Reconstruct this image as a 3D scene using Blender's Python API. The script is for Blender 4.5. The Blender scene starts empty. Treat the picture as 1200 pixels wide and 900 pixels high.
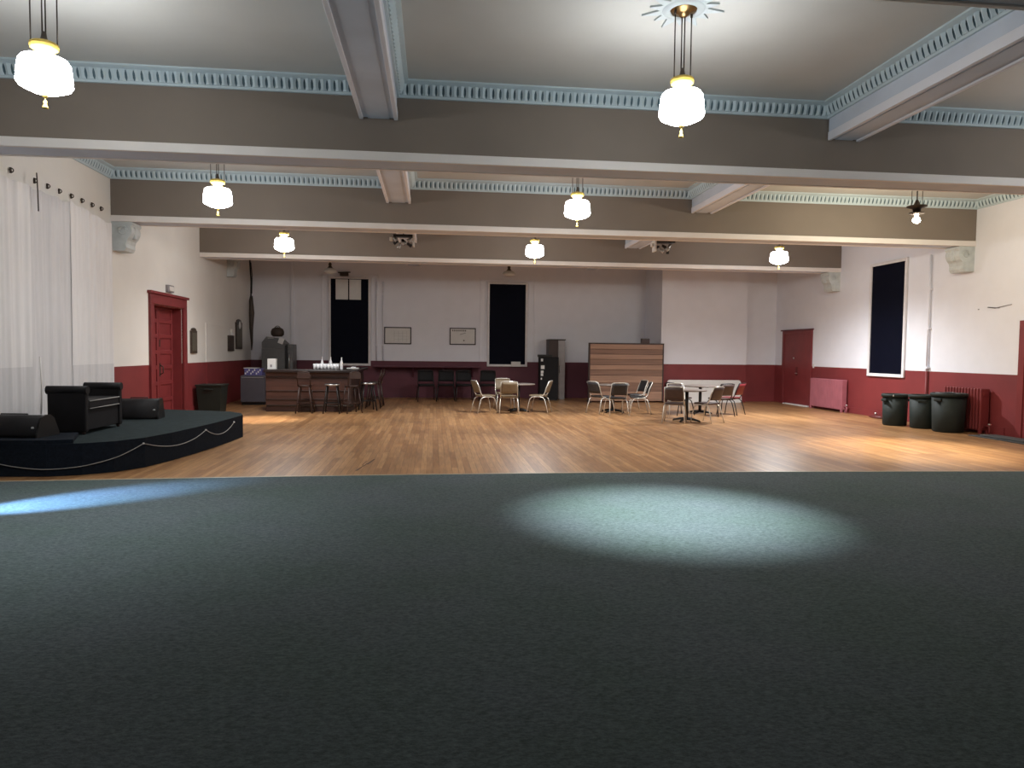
import bpy, bmesh, math, random
from mathutils import Vector, Matrix, Euler
PI = math.pi
random.seed(7)
S = bpy.context.scene
C = S.collection

# ------------------------------------------------------------------ camera, world, exposure
FPX, YAW, PITCH, ROLL, EYE = 820.3, .112, -.0467, .0102, 1.6
cy, sy, cp, sp = math.cos(YAW), math.sin(YAW), math.cos(PITCH), math.sin(PITCH)
fw = Vector((sy*cp, cy*cp, sp)); rt = Vector((cy, -sy, 0)); up = rt.cross(fw)
r2 = rt*math.cos(ROLL) + up*math.sin(ROLL); u2 = up*math.cos(ROLL) - rt*math.sin(ROLL)
cd = bpy.data.cameras.new('camera'); cam = bpy.data.objects.new('camera', cd); C.objects.link(cam)
m3 = Matrix((r2, u2, -fw)).transposed()
cam.matrix_world = Matrix.Translation((0, 0, EYE)) @ m3.to_4x4()
cd.sensor_width = 36; cd.lens = 36*FPX/1200; cd.clip_end = 200
S.camera = cam
S.view_settings.view_transform = 'Standard'; S.view_settings.look = 'None'
S.view_settings.gamma = 1; S.view_settings.use_curve_mapping = False
S.view_settings.exposure = 0.55
w = bpy.data.worlds.new('world'); S.world = w; w.use_nodes = True
w.node_tree.nodes['Background'].inputs[0].default_value = (.35, .42, .5, 1)
w.node_tree.nodes['Background'].inputs[1].default_value = .05

SHADE_GLOW = 30.0          # opal shade emission
def spot(name, loc, target, energy, size, blend=.5, color=(1, 1, 1), radius=.08):
    l = bpy.data.lights.new(name, 'SPOT'); l.energy = energy; l.spot_size = math.radians(size); l.spot_blend = blend
    l.color = color; l.shadow_soft_size = radius
    o = bpy.data.objects.new(name, l); C.objects.link(o); o.location = loc
    o.rotation_euler = (Vector(target)-Vector(loc)).to_track_quat('-Z', 'Y').to_euler()
    return o
# spots below each pendant shade; wide cones are added to brighten walls and floor: (x, y, energy, cone, colour, blend)
LAMPS = [(-3.36, 6.6, 300, 95, (.88, .95, 1)), (2.35, 6.6, 1850, 53, (.84, .98, 1)),
         (-3.36, 11.5, 100, 165, (.97, .98, .98)), (2.35, 11.5, 220, 165, (.97, .98, .98)),
         (-3.36, 16.4, 240, 165, (.97, .98, .98)), (2.35, 16.4, 500, 165, (.95, .98, 1)), (8.38, 16.4, 900, 165, (.93, .97, 1))]
POOL = (-3.36, 16.4, 1200, 36, (1, .9, .75))
BULB = (8.38, 11.5, 1300, 60, (1, .92, .70))

# ------------------------------------------------------------------ materials
def new_mat(name):
    m = bpy.data.materials.new(name); m.use_nodes = True
    return m, m.node_tree.nodes, m.node_tree.links, m.node_tree.nodes['Principled BSDF']
def mat(name, col, rough=.6, metal=0, var=.08, scale=6, bump=0, bscale=60, spec=None, stretch=(1, 1, 1)):
    m, N, L, b = new_mat(name)
    b.inputs['Roughness'].default_value = rough; b.inputs['Metallic'].default_value = metal
    if spec is not None: b.inputs['Specular IOR Level'].default_value = spec
    tc = N.new('ShaderNodeTexCoord'); mp = N.new('ShaderNodeMapping'); mp.inputs['Scale'].default_value = stretch
    L.new(tc.outputs['Object'], mp.inputs['Vector'])
    nz = N.new('ShaderNodeTexNoise'); nz.inputs['Scale'].default_value = scale; nz.inputs['Detail'].default_value = 5
    L.new(mp.outputs[0], nz.inputs['Vector'])
    rp = N.new('ShaderNodeValToRGB')
    rp.color_ramp.elements[0].position = .3; rp.color_ramp.elements[1].position = .7
    rp.color_ramp.elements[0].color = (*[c*(1-var) for c in col], 1)
    rp.color_ramp.elements[1].color = (*[min(1, c*(1+var)) for c in col], 1)
    L.new(nz.outputs['Fac'], rp.inputs['Fac']); L.new(rp.outputs['Color'], b.inputs['Base Color'])
    if bump:
        n2 = N.new('ShaderNodeTexNoise'); n2.inputs['Scale'].default_value = bscale; n2.inputs['Detail'].default_value = 6
        L.new(mp.outputs[0], n2.inputs['Vector'])
        bp = N.new('ShaderNodeBump'); bp.inputs['Strength'].default_value = bump; bp.inputs['Distance'].default_value = .02
        L.new(n2.outputs['Fac'], bp.inputs['Height']); L.new(bp.outputs[0], b.inputs['Normal'])
    return m
def plank_mat(name, c1, c2, mortar, wid, length, rough=.35, axis='Y', space='Object'):
    m, N, L, b = new_mat(name)
    tc = N.new('ShaderNodeTexCoord'); mp = N.new('ShaderNodeMapping')
    L.new(tc.outputs[space], mp.inputs['Vector'])
    mp.inputs['Rotation'].default_value = {'Y': (0, 0, PI/2), 'X': (0, 0, 0), 'XZ': (PI/2, 0, 0)}[axis]
    br = N.new('ShaderNodeTexBrick'); br.offset = .37; br.offset_frequency = 3
    br.inputs['Scale'].default_value = 1; br.inputs['Brick Width'].default_value = length; br.inputs['Row Height'].default_value = wid
    br.inputs['Mortar Size'].default_value = .0025; br.inputs['Bias'].default_value = -.1
    br.inputs['Color1'].default_value = (*c1, 1); br.inputs['Color2'].default_value = (*c2, 1); br.inputs['Mortar'].default_value = (*mortar, 1)
    L.new(mp.outputs[0], br.inputs['Vector'])
    mp2 = N.new('ShaderNodeMapping'); L.new(mp.outputs[0], mp2.inputs['Vector']); mp2.inputs['Scale'].default_value = (1.2, 14, 14)
    nz = N.new('ShaderNodeTexNoise'); nz.inputs['Scale'].default_value = 2.2; nz.inputs['Detail'].default_value = 6
    L.new(mp2.outputs[0], nz.inputs['Vector'])
    n3 = N.new('ShaderNodeTexNoise'); n3.inputs['Scale'].default_value = .5; n3.inputs['Detail'].default_value = 3
    L.new(mp.outputs[0], n3.inputs['Vector'])
    ad = N.new('ShaderNodeMath'); ad.operation = 'ADD'; L.new(nz.outputs['Fac'], ad.inputs[0]); L.new(n3.outputs['Fac'], ad.inputs[1])
    mr = N.new('ShaderNodeMapRange'); mr.inputs[1].default_value = .7; mr.inputs[2].default_value = 1.3; mr.inputs[3].default_value = .66; mr.inputs[4].default_value = 1.28
    L.new(ad.outputs[0], mr.inputs[0])
    mx = N.new('ShaderNodeVectorMath'); mx.operation = 'SCALE'
    L.new(br.outputs['Color'], mx.inputs[0]); L.new(mr.outputs[0], mx.inputs['Scale'])
    L.new(mx.outputs[0], b.inputs['Base Color'])
    b.inputs['Roughness'].default_value = rough
    return m
def glow_mat(name, col, strength):
    m, N, L, b = new_mat(name)
    b.inputs['Base Color'].default_value = (.9, .9, .88, 1)
    b.inputs['Emission Color'].default_value = (*col, 1); b.inputs['Emission Strength'].default_value = strength
    b.inputs['Roughness'].default_value = .3
    return m
def carpet_mat():
    m, N, L, b = new_mat('carpet')
    tc = N.new('ShaderNodeTexCoord')
    n1 = N.new('ShaderNodeTexNoise'); n1.inputs['Scale'].default_value = .9; n1.inputs['Detail'].default_value = 4
    n2 = N.new('ShaderNodeTexNoise'); n2.inputs['Scale'].default_value = 55; n2.inputs['Detail'].default_value = 4; n2.inputs['Roughness'].default_value = .75
    mp = N.new('ShaderNodeMapping'); mp.inputs['Scale'].default_value = (.55, 1, 1)
    L.new(tc.outputs['Object'], n1.inputs['Vector']); L.new(tc.outputs['Object'], mp.inputs['Vector']); L.new(mp.outputs[0], n2.inputs['Vector'])
    r1 = N.new('ShaderNodeValToRGB'); e = r1.color_ramp.elements
    e[0].position = .35; e[0].color = (.066, .088, .083, 1); e[1].position = .65; e[1].color = (.078, .094, .100, 1)
    L.new(n1.outputs['Fac'], r1.inputs['Fac'])
    mr = N.new('ShaderNodeMapRange'); mr.inputs[1].default_value = .3; mr.inputs[2].default_value = .7; mr.inputs[3].default_value = .55; mr.inputs[4].default_value = 1.45
    L.new(n2.outputs['Fac'], mr.inputs[0])
    mx = N.new('ShaderNodeVectorMath'); mx.operation = 'SCALE'; L.new(r1.outputs[0], mx.inputs[0]); L.new(mr.outputs[0], mx.inputs['Scale'])
    L.new(mx.outputs[0], b.inputs['Base Color']); b.inputs['Roughness'].default_value = .95; b.inputs['Specular IOR Level'].default_value = .15
    bp = N.new('ShaderNodeBump'); bp.inputs['Strength'].default_value = .6; bp.inputs['Distance'].default_value = .01
    L.new(n2.outputs['Fac'], bp.inputs['Height']); L.new(bp.outputs[0], b.inputs['Normal'])
    return m
M = dict(
    fascia=mat('warm_white_fascia_paint', (.82, .775, .745), .7, var=.03, scale=2.5, bump=.05, bscale=30),
    rosette=mat('pale_rosette_plaster', (.58, .645, .67), .8, var=.05),
    cream=mat('cream_plaster', (.78, .755, .715), .85, var=.025, scale=1.2, bump=.05, bscale=40),
    white=mat('white_paint', (.81, .815, .875), .7, var=.02, scale=2.5, bump=.05, bscale=30),
    lilac=mat('grey_white_beam_paint', (.61, .67, .77), .7, var=.08, scale=1.6, bump=.06, bscale=20),
    ceil=mat('ceiling_plaster', (.58, .585, .565), .9, var=.05, scale=.9),
    taupe=mat('taupe_beam_paint', (.225, .187, .155), .75, var=.07, scale=.8),
    red=mat('red_dado_paint', (.205, .029, .031), .55, var=.12, scale=1.3, bump=.05, bscale=25),
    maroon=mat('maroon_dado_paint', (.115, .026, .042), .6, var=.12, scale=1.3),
    doorred=mat('red_door_paint', (.20, .029, .031), .45, var=.1, scale=3),
    pink=mat('pink_red_radiator_paint', (.36, .11, .135), .45, var=.1, scale=4),
    blue=mat('pale_blue_moulding_paint', (.56, .67, .72), .7, var=.08, scale=2),
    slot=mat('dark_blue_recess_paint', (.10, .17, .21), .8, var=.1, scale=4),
    corbel=mat('blue_grey_corbel_paint', (.55, .59, .59), .7, var=.1, scale=8),
    wood=plank_mat('maple_floor_boards', (.27, .132, .054), (.435, .238, .104), (.14, .065, .03), .085, 1.5, .33),
    carpet=carpet_mat(),
    strip=mat('tan_threshold', (.42, .33, .22), .4, var=.1),
    brass=mat('aged_brass', (.30, .19, .08), .32, .9, var=.15, scale=20),
    gold=mat('gold_paint', (.50, .36, .08), .5, .2, var=.1, scale=20),
    bronze=mat('dark_bronze', (.07, .055, .045), .45, .6, var=.1, scale=20),
    opal=glow_mat('lit_opal_glass', (.97, .99, 1), SHADE_GLOW),
    bulb=glow_mat('bare_bulb_glass', (1, .93, .82), 120),
    opaloff=mat('unlit_opal_glass', (.62, .60, .56), .35, var=.03),
    black=mat('black_vinyl', (.008, .007, .008), .65, var=.15, scale=8, bump=.05, bscale=30, spec=.25),
    blackcloth=mat('black_carpet_skirt', (.008, .011, .017), .92, var=.25, scale=30, bump=.2, bscale=120, spec=.12),
    stagetop=mat('dark_green_stage_carpet', (.024, .033, .035), .95, var=.18, scale=8, bump=.3, bscale=150, spec=.1),
    rope=mat('grey_white_cord', (.30, .29, .27), .7, var=.1),
    silver=mat('silver_metal', (.62, .62, .62), .28, .9, var=.05),
    chrome=mat('pale_tube_metal', (.62, .58, .52), .33, .55, var=.06, scale=20),
    tan=mat('tan_vinyl', (.17, .125, .075), .5, var=.12, scale=14),
    brown=mat('dark_brown_vinyl', (.052, .03, .026), .5, var=.12, scale=14),
    redvinyl=mat('red_vinyl', (.16, .015, .02), .42, var=.1, scale=14),
    charcoal=mat('charcoal_vinyl', (.022, .02, .022), .5, var=.12, scale=14),
    blackmetal=mat('black_metal', (.014, .013, .013), .45, .3, var=.1),
    tabletop=mat('grey_brown_laminate', (.20, .165, .145), .28, var=.08, scale=10),
    barwood=plank_mat('bar_front_boards', (.048, .021, .016), (.078, .033, .024), (.018, .008, .006), .13, 3.0, .4, 'XZ'),
    bartop=mat('dark_bar_top', (.022, .014, .013), .3, var=.2, scale=6),
    darkwood=mat('dark_stained_wood', (.040, .020, .016), .45, var=.2, scale=5, stretch=(1, 1, .15)),
    greysteel=mat('grey_steel', (.125, .125, .125), .45, .2, var=.06),
    applgrey=mat('plum_grey_enamel', (.085, .078, .092), .4, .1, var=.06),
    greypaint=mat('grey_metal_trim', (.30, .28, .29), .35, .4, var=.08),
    glassdark=mat('dark_window_glass', (.003, .004, .011), .55, var=.1, spec=.06),
    winframe=mat('pale_window_paint', (.74, .72, .73), .6, var=.05),
    frameblk=mat('dark_picture_frame', (.04, .03, .035), .4, var=.1),
    paper=mat('off_white_sheet', (.72, .71, .69), .75, var=.04, scale=5),
    greenbin=mat('dark_green_plastic', (.006, .012, .010), .7, var=.15, scale=6),
    darkgreen=mat('deep_green_black_plastic', (.009, .014, .011), .5, var=.15, scale=6),
    glass=mat('clear_cup_plastic', (.75, .75, .77), .2, var=.1, spec=.6),
    purple=mat('blue_print_carton', (.10, .09, .26), .6, var=.35, scale=30),
    tablewhite=mat('white_plastic', (.72, .69, .66), .45, var=.03),
    curtain=mat('sheer_white_cloth', (.78, .755, .75), .9, var=.04, scale=3, stretch=(1, 6, .3)),
    curtaingrey=mat('sheer_grey_shaded_cloth', (.66, .64, .645), .9, var=.05, scale=3, stretch=(1, 6, .3)),
    plaque=mat('bronze_plaque', (.14, .125, .095), .5, .3, var=.2, scale=18),
    plaquedark=mat('dark_wood_plaque', (.055, .038, .028), .5, var=.2, scale=18),
    bag=mat('brown_leather', (.05, .032, .022), .6, var=.2, scale=15),
    rust=mat('dark_red_metal', (.12, .02, .018), .5, var=.15),
    mat_=mat('grey_rubber', (.05, .05, .05), .8, var=.2),
    slab=mat('walnut_slats', (.36, .205, .135), .5, var=.18, scale=2.0, stretch=(.35, 1, 9)),
    slabd=mat('dark_walnut_slats', (.235, .125, .082), .5, var=.18, scale=2.0, stretch=(.35, 1, 9)),
)
# boards of alternate tone on the slatted screen share one mesh

# ------------------------------------------------------------------ mesh builder
class MB:
    def __init__(s): s.bm = bmesh.new(); s.mats = []
    def mi(s, m):
        if m not in s.mats: s.mats.append(m)
        return s.mats.index(m)
    def _tag(s, faces, m, smooth=False):
        i = s.mi(m)
        for f in faces: f.material_index = i; f.smooth = smooth
    def box(s, lo, hi, m, bev=0, rot=None, skip=()):
        lo = Vector(lo); hi = Vector(hi); c = (lo+hi)/2; d = (hi-lo)
        t = bmesh.new(); bmesh.ops.create_cube(t, size=1)
        bmesh.ops.scale(t, vec=d, verts=t.verts)
        if bev: bmesh.ops.bevel(t, geom=t.edges[:], offset=min(bev, min(d)*.45), segments=2, affect='EDGES', profile=.5)
        if rot is not None: bmesh.ops.rotate(t, cent=(0, 0, 0), matrix=Euler(rot).to_matrix(), verts=t.verts)
        bmesh.ops.translate(t, vec=c, verts=t.verts)
        s.merge(t, m, False); return s
    def merge(s, t, m, smooth):
        vm = {}
        for v in t.verts: vm[v] = s.bm.verts.new(v.co)
        i = s.mi(m)
        for f in t.faces:
            try:
                g = s.bm.faces.new([vm[v] for v in f.verts]); g.material_index = i; g.smooth = smooth
            except ValueError: pass
        t.free()
    def tube(s, pts, r, m, n=8, cap=True, closed=False):
        pts = [Vector(p) for p in pts]; rings = []
        rr = r if isinstance(r, (list, tuple)) else [r]*len(pts)
        prev = None
        for k, p in enumerate(pts):
            if closed: d = (pts[(k+1) % len(pts)]-pts[k-1]).normalized()
            else: d = (pts[min(k+1, len(pts)-1)]-pts[max(k-1, 0)]).normalized()
            if prev is None:
                a = d.orthogonal().normalized()
            else:
                a = (prev-d*prev.dot(d))
                a = a.normalized() if a.length > 1e-6 else d.orthogonal().normalized()
            prev = a; b = d.cross(a)
            rings.append([s.bm.verts.new(p+(a*math.cos(2*PI*j/n)+b*math.sin(2*PI*j/n))*rr[k]) for j in range(n)])
        i = s.mi(m)
        seq = list(range(len(rings)-1))
        for k in seq+([len(rings)-1] if closed else []):
            A, B = rings[k], rings[(k+1) % len(rings)]
            for j in range(n):
                f = s.bm.faces.new((A[j], A[(j+1) % n], B[(j+1) % n], B[j])); f.material_index = i; f.smooth = True
        if cap and not closed:
            f = s.bm.faces.new(rings[0][::-1]); f.material_index = i
            f = s.bm.faces.new(rings[-1]); f.material_index = i
        return s
    def lathe(s, prof, m, c=(0, 0, 0), n=32, smooth=True, sx=1, sy=1):
        c = Vector(c); rings = []
        for (r, z) in prof:
            if r < 1e-5: rings.append([s.bm.verts.new(c+Vector((0, 0, z)))])
            else: rings.append([s.bm.verts.new(c+Vector((r*sx*math.cos(2*PI*j/n), r*sy*math.sin(2*PI*j/n), z))) for j in range(n)])
        i = s.mi(m)
        for k in range(len(rings)-1):
            A, B = rings[k], rings[k+1]
            for j in range(n):
                q = [A[j % len(A)], A[(j+1) % n % len(A)], B[(j+1) % n % len(B)], B[j % len(B)]]
                u = []
                for v in q:
                    if v not in u: u.append(v)
                if len(u) >= 3:
                    f = s.bm.faces.new(u); f.material_index = i; f.smooth = smooth
        return s
    def prism(s, poly, m, axis='Z', a=0, b=1, sidemat=None, smooth=False):
        # poly of 2-D points extruded along an axis from a to b
        def P(u, v, t): return {'Z': (u, v, t), 'Y': (u, t, v), 'X': (t, u, v)}[axis]
        lo = [s.bm.verts.new(P(u, v, a)) for u, v in poly]; hi = [s.bm.verts.new(P(u, v, b)) for u, v in poly]
        i = s.mi(m); k = s.mi(sidemat or m)
        f = s.bm.faces.new(lo[::-1]); f.material_index = i
        f = s.bm.faces.new(hi); f.material_index = i
        for j in range(len(poly)):
            f = s.bm.faces.new((lo[j], lo[(j+1) % len(poly)], hi[(j+1) % len(poly)], hi[j])); f.material_index = k; f.smooth = smooth
        return s
    def quad(s, a, b, c, d, m):
        f = s.bm.faces.new([s.bm.verts.new(Vector(p)) for p in (a, b, c, d)]); f.material_index = s.mi(m); return s
    def build(s, name, parent=None, loc=None, recalc=True):
        if recalc: bmesh.ops.recalc_face_normals(s.bm, faces=s.bm.faces)
        me = bpy.data.meshes.new(name); s.bm.to_mesh(me); s.bm.free()
        for m in s.mats: me.materials.append(m)
        o = bpy.data.objects.new(name, me); C.objects.link(o)
        if parent: o.parent = parent
        if loc is not None: o.location = loc
        return o
def thing(name, label, cat, loc=(0, 0, 0), rz=0, group=None):
    o = bpy.data.objects.new(name, None); C.objects.link(o); o.location = loc; o.rotation_euler = (0, 0, rz)
    o.empty_display_size = .1
    o['label'] = label; o['category'] = cat
    if group: o['group'] = group
    return o
def tag(o, label, cat, group=None):
    o['label'] = label; o['category'] = cat
    if group: o['group'] = group
    return o
def struct(o): o['kind'] = 'structure'; return o
def dup(root, loc, rz=0, label=None, group=None):
    r = root.copy(); C.objects.link(r); r.location = loc; r.rotation_euler = (0, 0, rz)
    if label: r['label'] = label
    if group: r['group'] = group
    for ch in list(root.children):
        c = ch.copy(); C.objects.link(c); c.parent = r
        for g in list(ch.children):
            d = g.copy(); C.objects.link(d); d.parent = c
    return r
def arc(c, r, a0, a1, n, plane='XZ'):
    out = []
    for k in range(n+1):
        a = a0+(a1-a0)*k/n
        out.append({'XZ': (c[0]+r*math.cos(a), c[1], c[2]+r*math.sin(a)), 'YZ': (c[0], c[1]+r*math.cos(a), c[2]+r*math.sin(a))}[plane])
    return out

# ------------------------------------------------------------------ room constants
XL, XR, YN, YF, YB, ZC = -5.92, 11.4, -4.0, 22.4, 23.9, 4.88
ZW = 1.235
BLK = (7.35, 10.25, 22.1)     # white wall block that juts out: x0, x1, front y

# floor
f = MB(); f.box((XL-.3, YN, -.2), (XR+.3, YB+.2, 0), M['wood']); struct(f.build('floor'))
edge = [(-6.22, 8.72), (-5.03, 8.76), (-3.6, 8.83), (-2.17, 8.90), (-.6, 8.95), (1.02, 8.975), (2.8, 8.965), (4.5, 8.92), (6.3, 8.85), (8.12, 8.765), (11.7, 8.6)]
cb = MB(); cb.prism([(XL-.05, YN+.02)]+[(min(max(x, XL-.05), XR+.05), y) for x, y in edge]+[(XR+.05, YN+.02)], M['carpet'], 'Z', 0, .012)
cp_ = cb.build('floor_carpet'); struct(cp_)
tb = MB()
for (x0, y0), (x1, y1) in zip(edge[:-1], edge[1:]):
    x0, x1 = max(x0, XL), min(x1, XR)
    tb.bm.faces.ensure_lookup_table()
    tb.prism([(x0, y0+.003), (x1, y1+.003), (x1, y1+.045), (x0, y0+.045)], M['strip'], 'Z', 0, .014)
struct(tb.build('trim_1'))
g = MB()
for x0, y0, x1, y1, w_ in ((-1.02, 9.38, -.93, 9.95, .022), (-.93, 9.90, -.86, 10.35, .03), (-.98, 9.80, -.95, 10.2, .012)):
    g.prism([(x0, y0), (x0+w_, y0), (x1+w_*.6, y1), (x1, y1)], M['darkwood'], 'Z', 0, .002)
o = g.build('floor_gouge'); struct(o)
# ceiling
c = MB(); c.box((XL-.3, YN, ZC), (XR+.3, YB+.2, ZC+.2), M['ceil']); struct(c.build('ceiling'))

# walls; red dado below ZW is a paint band
def wall_boxes(b, lo, hi, dado, up='cream'):
    z0, z1 = lo[2], hi[2]
    if z0 < ZW and z1 > ZW:
        b.box(lo, (hi[0], hi[1], ZW), M[dado]); b.box((lo[0], lo[1], ZW), hi, M[up])
    else: b.box(lo, hi, M[dado] if z1 <= ZW else M[up])
DY0, DY1, DZ = 15.61, 17.40, 2.53          # left door opening
b = MB()
b.box((XL-.3, YN, 0), (XL, 13.72, ZC), M['cream'])
wall_boxes(b, (XL-.3, 13.72, 0), (XL, DY0, ZC), 'red')
wall_boxes(b, (XL-.3, DY1, 0), (XL, 21.06, ZC), 'red')
b.box((XL-.3, DY0, DZ), (XL, DY1, ZC), M['cream'])
wall_boxes(b, (XL-.36, 21.06, 0), (XL-.06, YB+.2, ZC), 'red')
struct(b.build('wall_left'))
b = MB()
wall_boxes(b, (XR, YN, 0), (XR+.3, YB+.2, ZC), 'red', 'white'); struct(b.build('wall_right'))
b = MB()
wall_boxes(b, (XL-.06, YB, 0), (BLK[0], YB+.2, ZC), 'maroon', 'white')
wall_boxes(b, (BLK[0], BLK[2], 0), (BLK[1], YB+.2, ZC), 'red', 'white')
wall_boxes(b, (BLK[1], YF, 0), (XR, YB+.2, ZC), 'red', 'white')
struct(b.build('wall_back'))
b = MB(); wall_boxes(b, (XL-.3, YN-.2, 0), (XR+.3, YN, ZC), 'red'); struct(b.build('wall_front'))

# baseboards
b = MB(); b.box((XL, 13.72, 0), (XL+.02, DY0-.2, .16), M['red']); b.box((XL, DY1+.2, 0), (XL+.02, 21.06, .16), M['red']); struct(b.build('baseboard_left'))
b = MB(); b.box((XR-.02, 9.0, 0), (XR, 12.3, .16), M['red']); b.box((XR-.02, 12.8, 0), (XR, 19.9, .16), M['red']); struct(b.build('baseboard_right'))
b = MB(); b.box((BLK[0], BLK[2]-.02, 0), (BLK[1], BLK[2], .16), M['red']); b.box((BLK[1], YF-.02, 0), (XR-.02, YF, .16), M['red']); struct(b.build('baseboard_back'))
# faint raised outline of a blocked hatch on the left wall
b = MB()
b.box((XL, 19.10, ZW), (XL+.015, 19.15, 2.27), M['cream']); b.box((XL, 19.15, 2.22), (XL+.015, 21.06, 2.27), M['cream']); b.box((XL, 19.10, 0), (XL+.03, 19.16, ZW), M['red'])
struct(b.build('trim_2'))

# ------------------------------------------------------------------ beams
ZB, ZS = 3.92, 4.03
def main_beam(y0, y1):
    b = MB()
    b.box((XL, y0+.02, ZB+.03), (XR, y1-.02, ZC), M['taupe'])
    b.box((XL, y0, ZB), (XR, y0+.05, ZS), M['fascia'], .008)
    b.box((XL, y1-.05, ZB), (XR, y1, ZS), M['fascia'], .008)
    b.box((XL, y0+.05, ZB+.012), (XR, y1-.05, ZB+.06), M['lilac'])
    return struct(b.build('ceiling_beam'))
BEAMS = [(3.93, 4.41), (8.83, 9.31), (13.745, 14.22), (18.68, 19.16)]
for y0, y1 in BEAMS: main_beam(y0, y1)
SEC = [(-.90, -.46), (5.15, 5.57)]
gaps = [(YN, 3.93)]+[(BEAMS[i][1], BEAMS[i+1][0]) for i in range(3)]+[(19.16, YB)]
for (x0, x1) in SEC:
    for gi, (y0, y1) in enumerate(gaps):
        if x0 > 5 and gi == 4: y1 = YB
        b = MB()
        b.box((x0, y0, 4.435), (x1, y1, ZC), M['lilac'])
        b.box((x0-.012, y0, 4.41), (x0+.035, y1, 4.52), M['white'], .006); b.box((x1-.035, y0, 4.41), (x1+.012, y1, 4.52), M['white'], .006)
        b.box((x0+.09, y0, 4.425), (x1-.09, y1, 4.436), M['lilac'])
        struct(b.build('cross_beam'))

# cornice mouldings round each coffer: sloped cove with a row of leaf-shaped teeth
def cornice(x0, x1, y0, y1, nm):
    b = MB(); z0, z1, dep = 4.69, ZC, .14
    def side(p, q, n):
        p = Vector((*p, 0)); q = Vector((*q, 0)); n = Vector((*n, 0)); t = (q-p).normalized(); Ln = (q-p).length
        prof = [(0, z0), (.03, z0), (.035, z0+.03), (.06, z0+.145), (dep, z1-.02), (dep, z1), (0, z1)]
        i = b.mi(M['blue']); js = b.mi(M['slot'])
        A = [b.bm.verts.new(p+n*d+Vector((0, 0, z))+t*(d if True else 0)) for d, z in prof]
        B = [b.bm.verts.new(q+n*d+Vector((0, 0, z))-t*d) for d, z in prof]
        for k in range(len(prof)-1):
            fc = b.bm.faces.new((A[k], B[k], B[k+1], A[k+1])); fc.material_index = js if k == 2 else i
        cnt = int((Ln-.16)/.087); 
        for k in range(cnt+1):
            u = .08+k*(Ln-.16)/max(1, cnt)
            o = p+t*u
            # tooth: a tapered leaf standing off the dark recess
            pts = []
            for (w_, d, z) in ((.041, .037, z0+.028), (.030, .050, z0+.06), (.031, .066, z0+.105), (.042, .076, z0+.148)):
                pts.append((o+t*w_+n*d+Vector((0, 0, z)), o-t*w_+n*d+Vector((0, 0, z)), o+n*(d+.02)+Vector((0, 0, z))))
            vs = [[b.bm.verts.new(v) for v in r] for r in pts]
            for a_, b_ in zip(vs[:-1], vs[1:]):
                for g in ((0, 2), (2, 1)):
                    fc = b.bm.faces.new((a_[g[0]], a_[g[1]], b_[g[1]], b_[g[0]])); fc.material_index = i
            fc = b.bm.faces.new(vs[0]); fc.material_index = i
            fc = b.bm.faces.new(vs[-1]); fc.material_index = i
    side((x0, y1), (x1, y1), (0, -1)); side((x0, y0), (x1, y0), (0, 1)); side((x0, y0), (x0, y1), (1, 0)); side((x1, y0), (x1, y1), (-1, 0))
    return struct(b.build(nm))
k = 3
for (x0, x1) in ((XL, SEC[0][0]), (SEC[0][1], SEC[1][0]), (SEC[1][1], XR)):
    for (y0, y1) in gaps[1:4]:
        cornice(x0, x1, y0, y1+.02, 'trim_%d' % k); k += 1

# scroll corbels under the beam ends
def corbel(x, y0, y1, side, label, top=ZB, h=.53):
    t = thing('corbel', label, 'corbel', (x, (y0+y1)/2, top), 0, 'scroll corbels on the side walls')
    hw = (y1-y0)/2; s = side
    prof = [(0, 0), (.36, 0), (.37, -.05), (.34, -.09), (.355, -.15), (.35, -.20), (.32, -.27), (.27, -.33), (.25, -.40), (.255, -.47), (.22, -h), (0, -h)]
    b = MB(); b.prism([(s*u, v) for u, v in prof], M['corbel'], 'Y', -hw, hw); b.build('body', t)
    b = MB()
    for yy in (-hw-.012, hw+.012):
        b = MB(); b.tube([(s*(.20+.085*math.cos(a)*(1-.045*a)), yy, -.16+.085*math.sin(a)*(1-.045*a)) for a in [i*.35 for i in range(28)]], .012, M['corbel'], 6); b.build('scroll', t)
    b = MB(); b.box((min(s*.23, s*.36), -.05, -.30), (max(s*.23, s*.36)+0, .05, -.06), M['corbel'], .02); b.build('leaf_ornament', t)
    return t
corbel(XL, 13.78, 14.19, 1, 'blue-grey scroll corbel above the left end of the red dado, beside the white curtains')
corbel(XL-.055, 21.07, 21.36, 1, 'small blue-grey scroll corbel on left wall above the two wall plaques', 4.2, .53)
corbel(XR, 13.78, 14.19, -1, 'large blue-grey scroll corbel on right wall above the green bins')
corbel(XR, 18.72, 19.12, -1, 'blue-grey scroll corbel on right wall nearest the far red door')

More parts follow.
